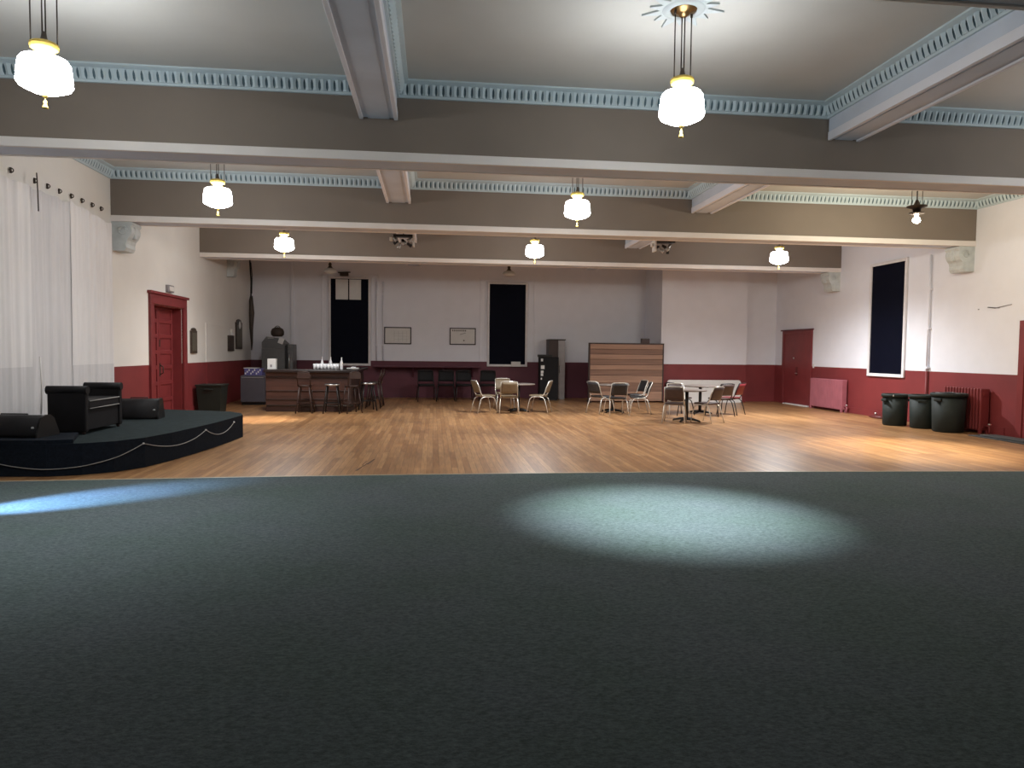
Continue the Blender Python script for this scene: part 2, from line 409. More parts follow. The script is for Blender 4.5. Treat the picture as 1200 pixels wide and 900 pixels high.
# ------------------------------------------------------------------ windows
def window(nm, x0, x1, z0, z1, y, wide=.0):
    t = bpy.data.objects.new(nm, None); C.objects.link(t); t.location = (0, 0, 0); t['kind'] = 'structure'
    w_ = .075
    b = MB()
    for lo, hi in (((x0-w_, y-.05, z0-w_), (x0, y, z1+w_)), ((x1, y-.05, z0-w_), (x1+w_, y, z1+w_)), ((x0, y-.05, z1), (x1, y, z1+w_)), ((x0, y-.07, z0-w_), (x1, y, z0))):
        b.box(lo, hi, M['winframe'], .008)
    b.build('window_frame', t)
    b = MB(); b.box((x0, y-.02, z0), (x1, y-.004, z1), M['glassdark']); b.build('dark_pane', t)
    if wide:
        b = MB()
        for lo, hi in (((x0-w_-wide, y-.025, z0+.1), (x0-w_-wide+.06, y, z1+.16)), ((x1+w_+wide-.06, y-.025, z0+.1), (x1+w_+wide, y, z1+.16)), ((x0-w_-wide, y-.025, z1+.10), (x1+w_+wide, y, z1+.16)),
                       ((x1+w_+.03, y-.018, z0+.1), (x1+w_+.07, y, z1+.1)), ((x0-w_-.07, y-.018, z0+.1), (x0-w_-.03, y, z1+.1))):
            b.box(lo, hi, M['white'], .006)
        b.build('outer_casing', t)
    return t
window('window_1', -3.40, -2.17, 1.14, 3.95, YB, .24)
window('window_2', 1.89, 3.125, 1.15, 3.88, YB, .26)
# right wall window
t = bpy.data.objects.new('window_3', None); C.objects.link(t); t['kind'] = 'structure'
y0, y1, z0, z1, w_ = 15.93, 17.22, 1.13, 3.89, .08
b = MB()
for lo, hi in (((XR-.05, y0-w_, z0-w_), (XR, y0, z1+w_)), ((XR-.05, y1, z0-w_), (XR, y1+w_, z1+w_)), ((XR-.05, y0, z1), (XR, y1, z1+w_)), ((XR-.06, y0, z0-w_), (XR, y1, z0))):
    b.box(lo, hi, M['winframe'], .008)
b.build('window_frame', t)
b = MB(); b.box((XR-.02, y0, z0), (XR-.004, y1, z1), M['glassdark']); b.build('dark_pane', t)
# vertical pipes and trims on the alcove wall
b = MB(); b.box((-4.69, YB-.05, ZW), (-4.58, YB, ZC-.2), M['white'], .01); struct(b.build('trim_20'))
for x, nm in ((-1.90, 'wall_pipe'), (-1.68, 'wall_pipe')):
    b = MB(); b.tube([(0, 0, 0), (0, 0, 2.65)], .028, M['white']); b.box((-.05, -.03, .5), (.05, .03, .56), M['white']); b.box((-.05, -.03, 2.2), (.05, .03, 2.26), M['white'])
    tag(b.build('wall_pipe', None, (x, YB-.032, ZW)), 'white vertical pipe on alcove wall, %s' % ('next to the casing of the papered dark window' if x < -1.8 else 'nearer the first framed notice'), 'pipe', 'white pipes on the alcove wall')

# ------------------------------------------------------------------ doors
d = bpy.data.objects.new('door_1', None); C.objects.link(d); d['kind'] = 'structure'; d.location = (XL, 16.5, 0)
def rel(o, lo, hi): return (lo[0]-o[0], lo[1]-o[1], lo[2]-o[2]), (hi[0]-o[0], hi[1]-o[1], hi[2]-o[2])
O = (XL, 16.5, 0)
b = MB()
for lo, hi in (((XL-.02, DY0-.19, 0), (XL+.05, DY0, DZ)), ((XL-.02, DY1, 0), (XL+.05, DY1+.2, DZ)), ((XL-.02, DY0-.19, DZ), (XL+.05, DY1+.2, DZ+.21)), ((XL-.02, DY0-.24, DZ+.21), (XL+.09, DY1+.25, DZ+.27))):
    b.box(*rel(O, lo, hi), M['doorred'], .008)
b.build('door_casing', d)
b = MB()
for lo, hi in (((XL-.30, DY0, 0), (XL-.02, DY0+.02, DZ)), ((XL-.30, DY1-.02, 0), (XL-.02, DY1, DZ)), ((XL-.30, DY0, DZ-.02), (XL-.02, DY1, DZ)), ((XL-.36, DY0, 0), (XL-.30, DY1, DZ))):
    b.box(*rel(O, lo, hi), M['doorred'])
b.build('door_jamb', d)
def leaf(ya, yb, nm):
    b = MB(); x0, x1 = XL-.28, XL-.235
    b.box(*rel(O, (x0, ya+.004, .01), (x1, yb-.004, DZ-.025)), M['doorred'])
    st = .09
    b.box(*rel(O, (x1, ya+.004, .01), (x1+.025, ya+st, DZ-.025)), M['doorred'], .006); b.box(*rel(O, (x1, yb-st, .01), (x1+.025, yb-.004, DZ-.025)), M['doorred'], .006)
    zs = [.01, .42, .80, 1.16, 1.50, 1.86, 2.2, DZ-.03]
    for i, z in enumerate(zs):
        b.box(*rel(O, (x1, ya+st, z-(0 if i == 0 else .045)), (x1+.025, yb-st, z+(.09 if i == 0 else 0 if i == 7 else .045))), M['doorred'], .006)
    return b.build(nm, d)
leaf(DY0+.02, DY0+.9, 'door_leaf'); l2 = leaf(DY0+.9, DY1-.02, 'door_leaf')
b = MB(); b.box(*rel(O, (XL-.212, DY0+.93, .95), (XL-.20, DY0+.99, 1.25)), M['bronze'], .004); b.tube([(.0-.20, DY0+.96-16.5, 1.0), (-.14, DY0+.96-16.5, 1.03), (-.14, DY0+.96-16.5, 1.17), (-.20, DY0+.96-16.5, 1.2)], .012, M['bronze'])
h = b.build('door_handle', l2); h['label'] = 'dark bronze pull handle'
b = MB(); b.box(*rel(O, (XL-.212, DY0+.93, 1.62), (XL-.20, DY0+.98, 1.78)), M['bronze'], .004); b.build('lock_plate', l2)

d = bpy.data.objects.new('door_2', None); C.objects.link(d); d['kind'] = 'structure'; d.location = (XR, 21, 0)
O = (XR, 21, 0); ya, yb, zt = 20.06, 21.84, 2.34
b = MB()
for lo, hi in (((XR-.05, ya, 0), (XR, ya+.12, zt-.1)), ((XR-.05, yb-.12, 0), (XR, yb, zt-.1)), ((XR-.05, ya, zt-.1), (XR, yb, zt)), ((XR-.09, ya-.05, zt), (XR, yb+.05, zt+.04))):
    b.box(*rel(O, lo, hi), M['maroon'] if hi[2] > zt else M['doorred'], .006)
b.build('door_casing', d)
b = MB(); b.box(*rel(O, (XR-.03, ya+.12, .02), (XR-.004, yb-.12, zt-.1)), M['doorred']); lf = b.build('door_leaf', d)
b = MB(); b.box(*rel(O, (XR-.045, 20.85, .93), (XR-.03, 20.95, 1.2)), M['rust'], .004); b.tube([(-.04, -.1, 1.0), (-.09, -.1, 1.0), (-.09, -.22, 1.0)], .012, M['silver']); hh = b.build('door_handle', lf); hh['label'] = 'metal lever handle'
b = MB(); b.lathe([(0, -.02), (.03, -.015), (.035, 0), (0, .005)], M['silver'], (0, 0, 0), 12); kk = b.build('deadbolt', lf, (-.05, .07, 1.47)); kk.rotation_euler = (0, PI/2, 0)
b = MB(); b.box(*rel(O, (XR-.16, 20.1, 0), (XR-.03, 21.5, .03)), M['paper'], .005); b.build('door_threshold', d)
d = bpy.data.objects.new('door_3', None); C.objects.link(d); d['kind'] = 'structure'; d.location = (XR, 12, 0)
O = (XR, 12, 0); ya, yb, zt = 10.6, 12.5, 2.30
b = MB()
for lo, hi in (((XR-.05, ya, 0), (XR, ya+.14, zt-.14)), ((XR-.05, yb-.14, 0), (XR, yb, zt-.14)), ((XR-.05, ya, zt-.14), (XR, yb, zt))):
    b.box(*rel(O, lo, hi), M['doorred'], .006)
b.build('door_casing', d)
b = MB(); b.box(*rel(O, (XR-.03, ya+.14, .02), (XR-.004, yb-.14, zt-.14)), M['doorred']); b.build('door_leaf', d)

# ------------------------------------------------------------------ pendant lamps
SHADE = [(.07, .134), (.13, .133), (.176, .122), (.196, .092), (.204, .04), (.212, -.05), (.214, -.085), (.198, -.112), (.12, -.150), (.05, -.166), (0, -.168)]
def pendant(loc, label):
    t = thing('pendant_lamp', label, 'pendant lamp', loc, 0, 'lit opal pendant lamps')
    Zs = -.92     # shade centre below the ceiling
    b = MB(); b.lathe([(0, 0), (.125, 0), (.13, -.012), (.118, -.03), (.07, -.045), (.05, -.06), (.03, -.085), (0, -.09)], M['brass']); b.build('canopy', t)
    for a in (.35, .35+PI):
        b = MB(); x, y = .098*math.cos(a), .098*math.sin(a)
        b.tube([(x, y, -.025), (x, y, Zs+.26)], .006, M['bronze'], 6); b.lathe([(0, -.075), (.012, -.07), (.012, -.04), (0, -.035)], M['bronze'], (x, y, 0), 8); b.build('rod', t)
    b = MB(); b.tube([(-.014, 0, -.07), (-.014, 0, Zs+.32)], .006, M['bronze'], 6); b.tube([(.014, 0, -.07), (.014, 0, Zs+.32)], .006, M['bronze'], 6)
    b.lathe([(0, .36), (.018, .355), (.022, .32), (.03, .29), (.05, .265), (.07, .255), (0, .25)], M['bronze'], (0, 0, Zs), 12); b.build('centre_stem', t)
    b = MB(); b.lathe([(0, .262), (.095, .262), (.112, .25), (.104, .243), (.114, .232), (.104, .224), (.108, .214), (.085, .200), (.070, .185), (.074, .136), (0, .134)], M['gold'], (0, 0, Zs), 28); b.build('fitter_ring', t)
    b = MB(); b.lathe(SHADE, M['opal'], (0, 0, Zs)); b.build('lamp_shade', t)
    b = MB(); b.lathe([(0, -.169), (.02, -.175), (.022, -.195), (.006, -.2), (.006, -.225), (.016, -.235), (.012, -.255), (.024, -.285), (.026, -.295), (0, -.297)], M['gold'], (0, 0, Zs), 10); b.build('finial', t)
    return t
PL = ['lit opal pendant lamp near the ceiling above the white curtains',
      'large lit opal pendant lamp with its brass canopy on the starry blue ceiling rosette',
      'lit opal pendant lamp in front of the second beam, nearest the left wall',
      'lit opal pendant lamp in front of the second beam, middle of the room',
      'small lit opal pendant lamp before the farthest beam, leftmost of those three',
      'small lit opal pendant lamp before the farthest beam, above the second alcove window',
      'small lit opal pendant lamp before the farthest beam, above the far red door']
p0 = None
for (x, y, e, cone, col), lab in zip(LAMPS, PL):
    if p0 is None: p0 = pendant((x, y, ZC), lab)
    else: dup(p0, (x, y, ZC), 0, lab)
    spot('lamp_downlight', (x, y, ZC-1.24), (x, y, 0), e, cone, 1.0, col, .1)
dup(p0, (8.38, 6.6, ZC), 0, 'lit opal pendant lamp in the nearest right bay beyond the big cross beam')
spot('lamp_downlight', (POOL[0], POOL[1], ZC-1.24), (-3.9, 16.3, 0), POOL[2], POOL[3], 1.0, POOL[4], .1)
# starry plaster rosette
def rosette(x, y):
    b = MB(); pts = []
    n = 14
    for i in range(2*n):
        a = PI*i/n; r = (.40 if (i//2) % 2 == 0 else .33) if i % 2 == 0 else .22
        pts.append((x+r*math.cos(a), y+r*math.sin(a)))
    b.prism(pts, M['rosette'], 'Z', ZC-.018, ZC)
    b.lathe([(.2, ZC-.018), (.19, ZC-.03), (.13, ZC-.03)], M['rosette'], (x, y, 0), 24)
    return b
tag(rosette(2.35, 6.6).build('ceiling_rosette'), 'pale blue star-shaped plaster rosette on the ceiling round a brass canopy', 'ceiling rosette')
# broken lamp: the shade is gone and a bare bulb burns
t = thing('pendant_lamp', 'broken pendant lamp without its shade, bare bulb under dark bronze plates', 'pendant lamp', (8.38, 11.5, ZC))
b = MB(); b.lathe([(0, 0), (.125, 0), (.13, -.012), (.07, -.045), (.03, -.085), (0, -.09)], M['bronze']); b.build('canopy', t)
for x in (-.1, .1):
    b = MB(); b.tube([(x, 0, -.02), (x, 0, -.67)], .006, M['bronze'], 6); b.build('rod', t)
b = MB(); b.tube([(0, 0, -.07), (0, 0, -.68)], .011, M['bronze'], 6); b.lathe([(0, -.56), (.02, -.57), (.05, -.64), (.07, -.67), (.165, -.675), (.165, -.69), (.07, -.72), (.055, -.79), (0, -.79)], M['bronze'], (0, 0, 0), 20); b.build('crown', t)
b = MB(); b.lathe([(.0, -.79), (.12, -.79), (.125, -.805), (.05, -.82), (.035, -.85), (0, -.85)], M['bronze'], (0, 0, 0), 20); b.build('fitter_plate', t)
b = MB(); b.lathe([(.02, -.845), (.022, -.86), (.05, -.885), (.062, -.915), (.055, -.945), (.03, -.965), (0, -.97)], M['bulb'], (0, 0, 0), 16); b.build('bulb', t)
spot('lamp_downlight', (8.38, 11.5, ZC-1.0), (8.0, 11.1, 0), BULB[2], BULB[3], .8, BULB[4], .06)
pl = bpy.data.lights.new('bulb_light', 'POINT'); pl.energy = 120; pl.shadow_soft_size = .06; pl.color = BULB[4]
po = bpy.data.objects.new('bulb_light', pl); C.objects.link(po); po.location = (8.38, 11.5, ZC-1.0)
# unlit flush bowls in the alcove
for x, z, lab in ((-3.05, 3.9, 'unlit shallow white bowl lamp hanging before the papered dark window'), (2.27, 3.94, 'unlit shallow white bowl lamp hanging before the second dark alcove window')):
    t = thing('bowl_lamp', lab, 'ceiling lamp', (x, 21.3, z), 0, 'unlit bowl lamps in the alcove')
    b = MB(); b.tube([(0, 0, .16), (0, 0, ZC-z)], .01, M['bronze'], 6); b.lathe([(0, .27), (.03, .26), (.05, .22), (.04, .17), (.06, .13), (.09, .10), (0, .095)], M['bronze'], (0, 0, 0), 14); b.build('stem', t)
    b = MB(); b.lathe([(.0, .10), (.09, .10), (.16, .07), (.195, .02), (.19, -.02), (.12, -.055), (0, -.07)], M['opaloff'], (0, 0, 0), 24); b.build('bowl_shade', t)

# blue stage spotlight on a stand, out of frame at the left
t = thing('stage_spotlight', 'black par can spotlight on a short stand by the left curtain', 'spotlight', (-5.55, 6.2, .012))
b = MB(); b.lathe([(0, 0), (.16, 0), (.16, .02), (.02, .03), (.015, .9), (0, .9)], M['blackmetal'], (0, 0, 0), 16); b.build('stand', t)
b = MB(); b.lathe([(.10, .0), (.10, .22), (.06, .30), (0, .31)], M['blackmetal'], (0, 0, 0), 20); hd = b.build('lamp_head', t, (.05, .02, .95))
dirv = Vector((-3.6+5.5, 7.75-6.22, -.95)); hd.rotation_euler = (-dirv).to_track_quat('Z', 'Y').to_euler()
spot('stage_spot_blue', (-5.49, 6.23, .955), (-3.75, 7.6, 0), 3600, 25, .9, (.30, .55, 1), .03)

# ------------------------------------------------------------------ curtains on the left wall
def curtain(ya, yb, zt0, zt1, x, m, label, seed, zb=.46, shade_to=None):
    t = thing('sheer_curtain', label, 'curtain', (x, ya, 0), 0, 'sheer curtains over the left wall')
    rnd = random.Random(seed); n = int((yb-ya)/.02); ph = rnd.random()*6
    b = MB()
    zs = [0, .12, .25, .5, .8, 1.0]
    def off(u, f): return .013*math.sin(u*23)+.006*math.sin(u*53+1)+.008*math.sin(u*9+f*2)
    for (za, zb_, mm, nm) in ((zb, shade_to, M['curtaingrey'], 'shaded_lower_cloth'), (shade_to, None, m, 'cloth')):  # lower cloth is greyed to paint in the shadow at its foot
        b = MB(); grid = []
        for i in range(n+1):
            u = (yb-ya)*i/n; zt = zt0+(zt1-zt0)*i/n - .035*abs(math.sin(u/(yb-ya)*PI*3))
            top = zb_ if zb_ is not None else zt
            grid.append([b.bm.verts.new((off(u, f if zb_ is None else 0), u, za+(top-za)*f)) for f in zs])
        k_ = b.mi(mm)
        for i in range(n):
            for j in range(len(zs)-1):
                fc = b.bm.faces.new((grid[i][j], grid[i+1][j], grid[i+1][j+1], grid[i][j+1])); fc.material_index = k_; fc.smooth = True
        o = b.build(nm, t)
    return t
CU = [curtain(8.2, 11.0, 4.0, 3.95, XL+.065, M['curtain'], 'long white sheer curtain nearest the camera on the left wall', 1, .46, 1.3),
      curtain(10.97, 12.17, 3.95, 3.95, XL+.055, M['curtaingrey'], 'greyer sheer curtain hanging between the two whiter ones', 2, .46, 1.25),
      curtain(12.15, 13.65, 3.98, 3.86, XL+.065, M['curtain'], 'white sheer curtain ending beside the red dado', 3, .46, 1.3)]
for y, par in ((9.6, 0), (10.2, 0), (10.65, 0), (11.26, 1), (11.61, 1), (11.95, 1), (12.3, 2), (12.65, 2), (13.0, 2), (13.33, 2)):
    p = CU[par]; b = MB(); yy = y-p.location.y
    b.tube(arc((-.03, yy, 4.06), .028, -PI*.6, PI, 8, 'XZ'), .008, M['bronze'], 6); b.box((-.05, yy-.012, 4.02), (-.03, yy+.012, 4.10), M['bronze'])
    o = b.build('hook', p)
b = MB(); b.tube([(0, 0, 0), (.006, .01, -.25), (0, .03, -.55)], .009, M['bronze'], 6); o = b.build('hanging_cord', CU[1], (.10, .08, 4.13)); o['label'] = 'dark dangling cord'
b = MB(); b.tube([(0, 0, 0), (.01, .01, -.4), (0, 0, -.85)], .012, M['tablewhite'], 6); o = b.build('pull_cord', CU[1], (.11, .05, 1.45)); o['label'] = 'white pull cord'

# ------------------------------------------------------------------ riser at the left with its furniture
HR = .40
riser = [(-5.90, 9.18), (-4.72, 9.12), (-4.35, 9.22), (-4.05, 9.42), (-3.82, 9.78), (-3.68, 10.35), (-3.58, 11.0), (-3.50, 11.7), (-3.45, 12.4), (-3.42, 13.08), (-3.55, 13.45), (-3.85, 13.80), (-4.5, 14.05), (-5.40, 14.35), (-5.90, 14.4)]
t = thing('stage_riser', 'low black carpeted stage riser with rounded corner along the left wall', 'stage', (0, 0, 0))
b = MB(); b.prism(riser, M['blackcloth'], 'Z', .004, HR-.012); b.build('skirt', t)
b = MB(); b.prism(riser, M['stagetop'], 'Z', HR-.012, HR, M['blackcloth']); o = b.build('deck', t); o['label'] = 'dark green carpeted deck'
def along(poly, s):
    d_ = 0
    for (x0, y0), (x1, y1) in zip(poly[:-1], poly[1:]):
        L_ = math.hypot(x1-x0, y1-y0)
        if d_+L_ >= s:
            f_ = (s-d_)/L_; nx, ny = (y1-y0)/L_, -(x1-x0)/L_
            return x0+(x1-x0)*f_+nx*.014, y0+(y1-y0)*f_+ny*.014
        d_ += L_
    return poly[-1]
anchors = [(.15, .32), (2.32, .325), (3.95, .325), (5.15, .325)]     # distance along the front, height
b = MB()
for (s0, z0), (s1, z1), sag in zip(anchors[:-1], anchors[1:], (.23, .12, .13)):
    pts = []
    for i in range(25):
        u = i/24; s_ = s0+(s1-s0)*u; x, y = along(riser, s_); pts.append((x, y, z0+(z1-z0)*u-sag*4*u*(1-u)))
    b.tube(pts, .0055, M['rope'], 5)
for s_, z_ in anchors:
    x, y = along(riser, s_)
    bk = MB(); bk.lathe([(0, -.014), (.012, -.01), (.016, 0), (.012, .01), (0, .014)], M['silver'], (x, y, z_), 10); bk.build('fixing_stud', t)
o = b.build('swag_cord', t); o['label'] = 'thin pale cord hung in swags'
b = MB(); b.prism([(-5.88, 9.14), (-4.72, 9.13), (-4.45, 9.22), (-4.55, 9.45), (-4.75, 9.98), (-5.88, 9.98)], M['blackcloth'], 'Z', HR, HR+.05)
tag(b.build('floor_panel'), 'flat black panel lying on the near corner of the riser', 'panel')
# settee with two upright rolled arms
t = thing('arm_bench', 'black upholstered bench with tall rolled arms at both ends, on the riser', 'bench', (-4.96, 10.1, HR))
def roll_arm(y):
    b = MB(); b.box((-.25, y-.05, .03), (.25, y+.05, .60), M['black'], .025)
    b.tube([(-.262, y-.01, .61), (.262, y-.01, .61)], .058, M['black'], 16); return b
roll_arm(.06).build('arm', t); roll_arm(1.10).build('arm', t)
b = MB(); b.box((-.22, .11, .33), (.25, 1.05, .47), M['black'], .04); s_ = b.build('seat', t)
b = MB(); b.tube([(.252, .13, .455), (.252, 1.03, .455)], .008, M['rope'], 6); b.tube([(.25, .13, .35), (.25, 1.03, .35)], .007, M['rope'], 6); o = b.build('piping', s_); o['label'] = 'pale grey piping'
b = MB(); b.box((-.215, .11, .05), (.225, 1.05, .33), M['black'], .01); b.build('base_rail', t)
for x in (-.2, .2):
    for y in (.05, 1.1):
        b = MB(); b.tube([(x, y, 0), (x, y, .04)], [.022, .028], M['darkwood'], 10); b.build('leg', t)
def monitor(loc, rz, L_, label, h=.30):
    t = thing('floor_monitor', label, 'speaker', loc, rz, 'black floor monitors on the riser')
    b = MB(); k_ = h/.30
    prof = [(-.20, 0), (.20, 0), (.21, .03), (.20, .09*k_), (.11, .25*k_), (.05, .295*k_), (-.03, .30*k_), (-.12, .27*k_), (-.19, .17*k_), (-.21, .04)]
    b.prism(prof, M['black'], 'X', -L_/2, L_/2, smooth=True); b.build('cabinet', t)
    b = MB(); b.prism([(-.215, .0), (.215, .0), (.215, .04), (.12, .255*k_), (.05, .305*k_), (-.03, .31*k_), (-.125, .28*k_), (-.215, .05)], M['blackmetal'], 'X', L_/2, L_/2+.02); b.build('end_cap', t)
    b = MB(); b.lathe([(0, .012), (.022, .010), (.026, 0), (0, 0)], M['silver'], (0, 0, 0), 14); o = b.build('badge', t, (L_/2-.05, -.185, .13*k_)); o.rotation_euler = (PI/2+.3, 0, 0); o['label'] = 'round silver badge'
    b = MB(); b.tube([(-L_*.2, .02, .30*k_), (-L_*.2, .02, .31*k_), (L_*.2, .02, .31*k_), (L_*.2, .02, .30*k_)], .01, M['blackmetal'], 6); b.build('handle', t)
    return t
monitor((-5.36, 9.62, HR+.05), -.12, .86, 'black floor monitor on the flat panel at the near end of riser', .27)
monitor((-4.95, 12.45, HR), .12, .66, 'black floor monitor on the riser in front of the red double door', .34)

# square green bin by left wall
t = thing('waste_bin', 'dark green square bin against the red dado beside the left double door', 'bin', (-5.52, 18.3, 0))
b = MB(); lo, hi = .25, .30
vsl = [b.bm.verts.new((sx*lo, sy_*lo, .0)) for sx, sy_ in ((-1, -1), (1, -1), (1, 1), (-1, 1))]; vsh = [b.bm.verts.new((sx*hi, sy_*hi, .68)) for sx, sy_ in ((-1, -1), (1, -1), (1, 1), (-1, 1))]
for j in range(4): b.bm.faces.new((vsl[j], vsl[(j+1) % 4], vsh[(j+1) % 4], vsh[j])).material_index = b.mi(M['darkgreen'])
b.bm.faces.new(vsl[::-1]); b.bm.faces.new(vsh); b.build('body', t)
b = MB(); b.box((-.32, -.32, .66), (.32, .32, .70), M['darkgreen'], .012); b.build('rim', t)
b = MB(); b.box((-.1, -.335, .56), (.1, -.3, .60), M['greenbin'], .008); b.build('handle', t)

# exit sign box over the left door, built plain without lettering
t = thing('exit_sign', 'small white exit sign box without lettering above the red double door', 'exit sign', (XL+.05, 16.55, 2.87))
b = MB(); b.box((-.05, -.17, -.03), (.02, .17, .13), M['greypaint'], .01); b.build('case', t)
b = MB(); b.box((.02, -.13, 0), (.028, .13, .10), M['tablewhite'], .003); b.build('face_panel', t)
# plaques
def plaque(y, w_, z0, z1, m, lab, arch=True, x=XL):
    t = thing('wall_plaque', lab, 'plaque', (x, y, z0), 0, 'plaques on the left wall')
    h_ = z1-z0; b = MB(); pts = [(-w_/2, 0), (w_/2, 0), (w_/2, h_*.88)]
    if arch: pts += [(w_*.36, h_*.90), (w_*.28, h_*.97), (0, h_), (-w_*.28, h_*.97), (-w_*.36, h_*.90)]
    else: pts += [(w_/2, h_), (-w_/2, h_)]
    pts += [(-w_/2, h_*.88)] if arch else []
    b.prism(pts, M['plaquedark'], 'X', 0, .04); b.build('backing', t)
    b = MB(); b.box((.04, -w_*.4, h_*.08), (.052, w_*.4, h_*.80), m, .006); b.build('face_panel', t)
    return t
plaque(18.12, .42, 1.47, 2.10, M['plaque'], 'arched bronze plaque on the wall just right of the red double door')
XA = XL-.06
p = plaque(21.52, .62, 1.52, 1.98, M['plaquedark'], 'square dark plaque with small pale crest on top, left of the tall arched one', False, XA)
b = MB(); b.lathe([(0, 0), (.05, .0), (.06, .06), (.02, .10), (.05, .14), (0, .19)], M['paper'], (.03, .05, .47), 10); b.build('crest', p)
p = plaque(22.40, .66, 1.58, 2.50, M['plaque'], 'tall arched plaque with pale medallion, beside the furled banner', True, XA)
b = MB(); b.lathe([(0, .012), (.10, .01), (.12, 0), (0, 0)], M['paper'], (0, 0, 0), 16); o = b.build('medallion', p, (.054, 0, .74)); o.rotation_euler = (0, PI/2, 0)
# furled banner
t = thing('furled_banner', 'long dark furled banner hanging point down in the alcove corner', 'banner', (XA+.13, 23.45, 1.55))
b = MB(); b.tube([(0, .02, 0), (.01, .02, .25), (0, 0, .7), (.02, -.02, 1.2), (0, 0, 1.6), (.01, 0, 1.75)], [.015, .035, .06, .085, .065, .04], M['bronze'], 10); b.build('cloth', t)
b = MB(); b.tube([(0, -.01, 1.7), (.03, -.08, 2.2), (.0, -.12, 2.9)], .025, M['blackmetal'], 8); b.build('pole', t)
b = MB(); b.tube([(0, 0, 0), (.03, .03, -.4), (0, .1, -1.0)], .012, M['blackmetal'], 6); tag(b.build('wall_cable', None, (XA+.06, 23.75, 4.4)), 'black cable hanging high in the alcove corner above the furled banner', 'cable')

# ------------------------------------------------------------------ bar
t = thing('bar_counter', 'dark wooden bar counter with horizontal board front and black top', 'bar', (-4.24, 18.35, 0))
b = MB(); b.box((0, .05, .0), (2.05, .12, 1.0), M['barwood']); 
for z in (.30, .52, .86): b.box((0, .03, z), (2.05, .06, z+.025), M['darkwood'], .004)
b.build('board_front', t)
b = MB(); b.box((2.05, .05, 0), (2.13, 3.3, 1.0), M['darkwood']); b.build('side_panel', t)
b = MB(); b.box((0, .12, 0), (.06, .62, 1.0), M['darkwood']); b.build('side_panel', t)
b = MB(); b.box((-.03, -.08, 1.0), (2.26, .62, 1.075), M['bartop'], .015); b.box((1.62, .60, 1.0), (2.26, 3.35, 1.075), M['bartop'], .015); b.build('counter_top', t)
b = MB(); b.tube([(.05, -.06, .16), (2.2, -.06, .16)], .022, M['bronze'], 10)
for x in (.1, 1.1, 2.1): b.box((x-.012, -.06, .15), (x+.012, .05, .175), M['bronze'])
b.build('foot_rail', t)
# undercounter appliance beside the bar
t = thing('undercounter_fridge', 'plum-grey undercounter fridge left of the bar, patterned carton on top', 'fridge', (-5.08, 20.5, 0))
b = MB(); b.box((-.34, .02, .07), (.34, .62, .84), M['applgrey'], .012); b.build('cabinet', t)
b = MB(); b.box((-.335, -.03, .09), (.335, .02, .83), M['applgrey'], .012); dd = b.build('door', t)
b = MB(); b.box((-.30, -.05, .77), (.30, -.03, .795), M['greypaint'], .005); b.build('handle', dd)
b = MB(); b.box((-.32, .05, 0), (.32, .6, .07), M['blackmetal']); b.build('plinth', t)
t = thing('carton', 'low blue and white patterned carton on the plum-grey fridge', 'carton', (-5.08, 20.5, .84))
b = MB(); b.box((-.24, .02, 0), (.24, .40, .2), M['purple'], .01)
for i in range(9): b.box((-.22+i*.05, .012, .03+.05*(i % 3)), (-.19+i*.05, .022, .08+.05*(i % 3)), M['paper'])
b.build('box', t)
b = MB(); b.box((-.26, .0, .2), (.1, .42, .215), M['paper'], .004); b.build('lid', t)
t = thing('paper_box', 'small white upright box on the left end of the bar', 'box', (-4.13, 18.62, 1.075))
b = MB(); b.box((-.105, -.08, 0), (.105, .08, .27), M['paper'], .012); b.build('box', t); b = MB(); b.box((-.03, -.086, .06), (.01, -.079, .12), M['greypaint']); b.build('slot', t)
# ice machine behind the bar
t = thing('ice_machine', 'tall grey steel ice machine standing behind the bar by the alcove wall', 'ice machine', (-4.95, 22.5, 0))
b = MB(); b.box((-.36, 0, .08), (.34, .75, 1.62), M['greysteel'], .015); b.build('bin', t)
b = MB(); b.prism([(-.36, 1.62), (.34, 1.62), (.34, 1.78), (.18, 1.92), (-.22, 1.98), (-.36, 1.80)], M['greysteel'], 'Y', .03, .72); b.build('sloping_hood', t)
b = MB(); b.box((.345, .0, .08), (.40, .74, 1.72), M['blackmetal'], .008); b.build('black_edge', t)
b = MB(); b.box((.40, .1, .0), (.56, .75, 1.75), M['greysteel'], .01); b.build('side_column', t)
b = MB(); b.tube([(.46, .07, 1.0), (.46, .07, 1.45)], .015, M['silver'], 8); b.build('handle', t)
for x in (-.28, .28):
    b = MB(); b.tube([(x, .1, 0), (x, .1, .1)], .025, M['blackmetal'], 8); b.build('foot', t)
b = MB(); b.box((-.18, .02, 1.93), (.0, .06, 1.945), M['paper']); b.build('hood_strip', t)
t = thing('leather_bag', 'round brown bag slumped on top of the grey ice machine', 'bag', (-4.9, 22.85, 1.99))
b = MB(); b.lathe([(0, 0), (.14, .0), (.20, .06), (.205, .15), (.17, .24), (.08, .29), (0, .30)], M['bag'], (0, 0, 0), 20, sy=.8); b.build('body', t)
b = MB(); b.tube(arc((0, 0, .24), .09, 0, PI, 10, 'XZ'), .012, M['bag'], 6); b.build('handle', t)
b = MB(); b.box((-.08, -.012, -.09), (.08, .0, .09), M['paper'], .003, (0, .35, 0)); tag(b.build('paper_note', None, (-4.72, 22.505, 1.85)), 'white paper note taped on the hood of the ice machine', 'paper')

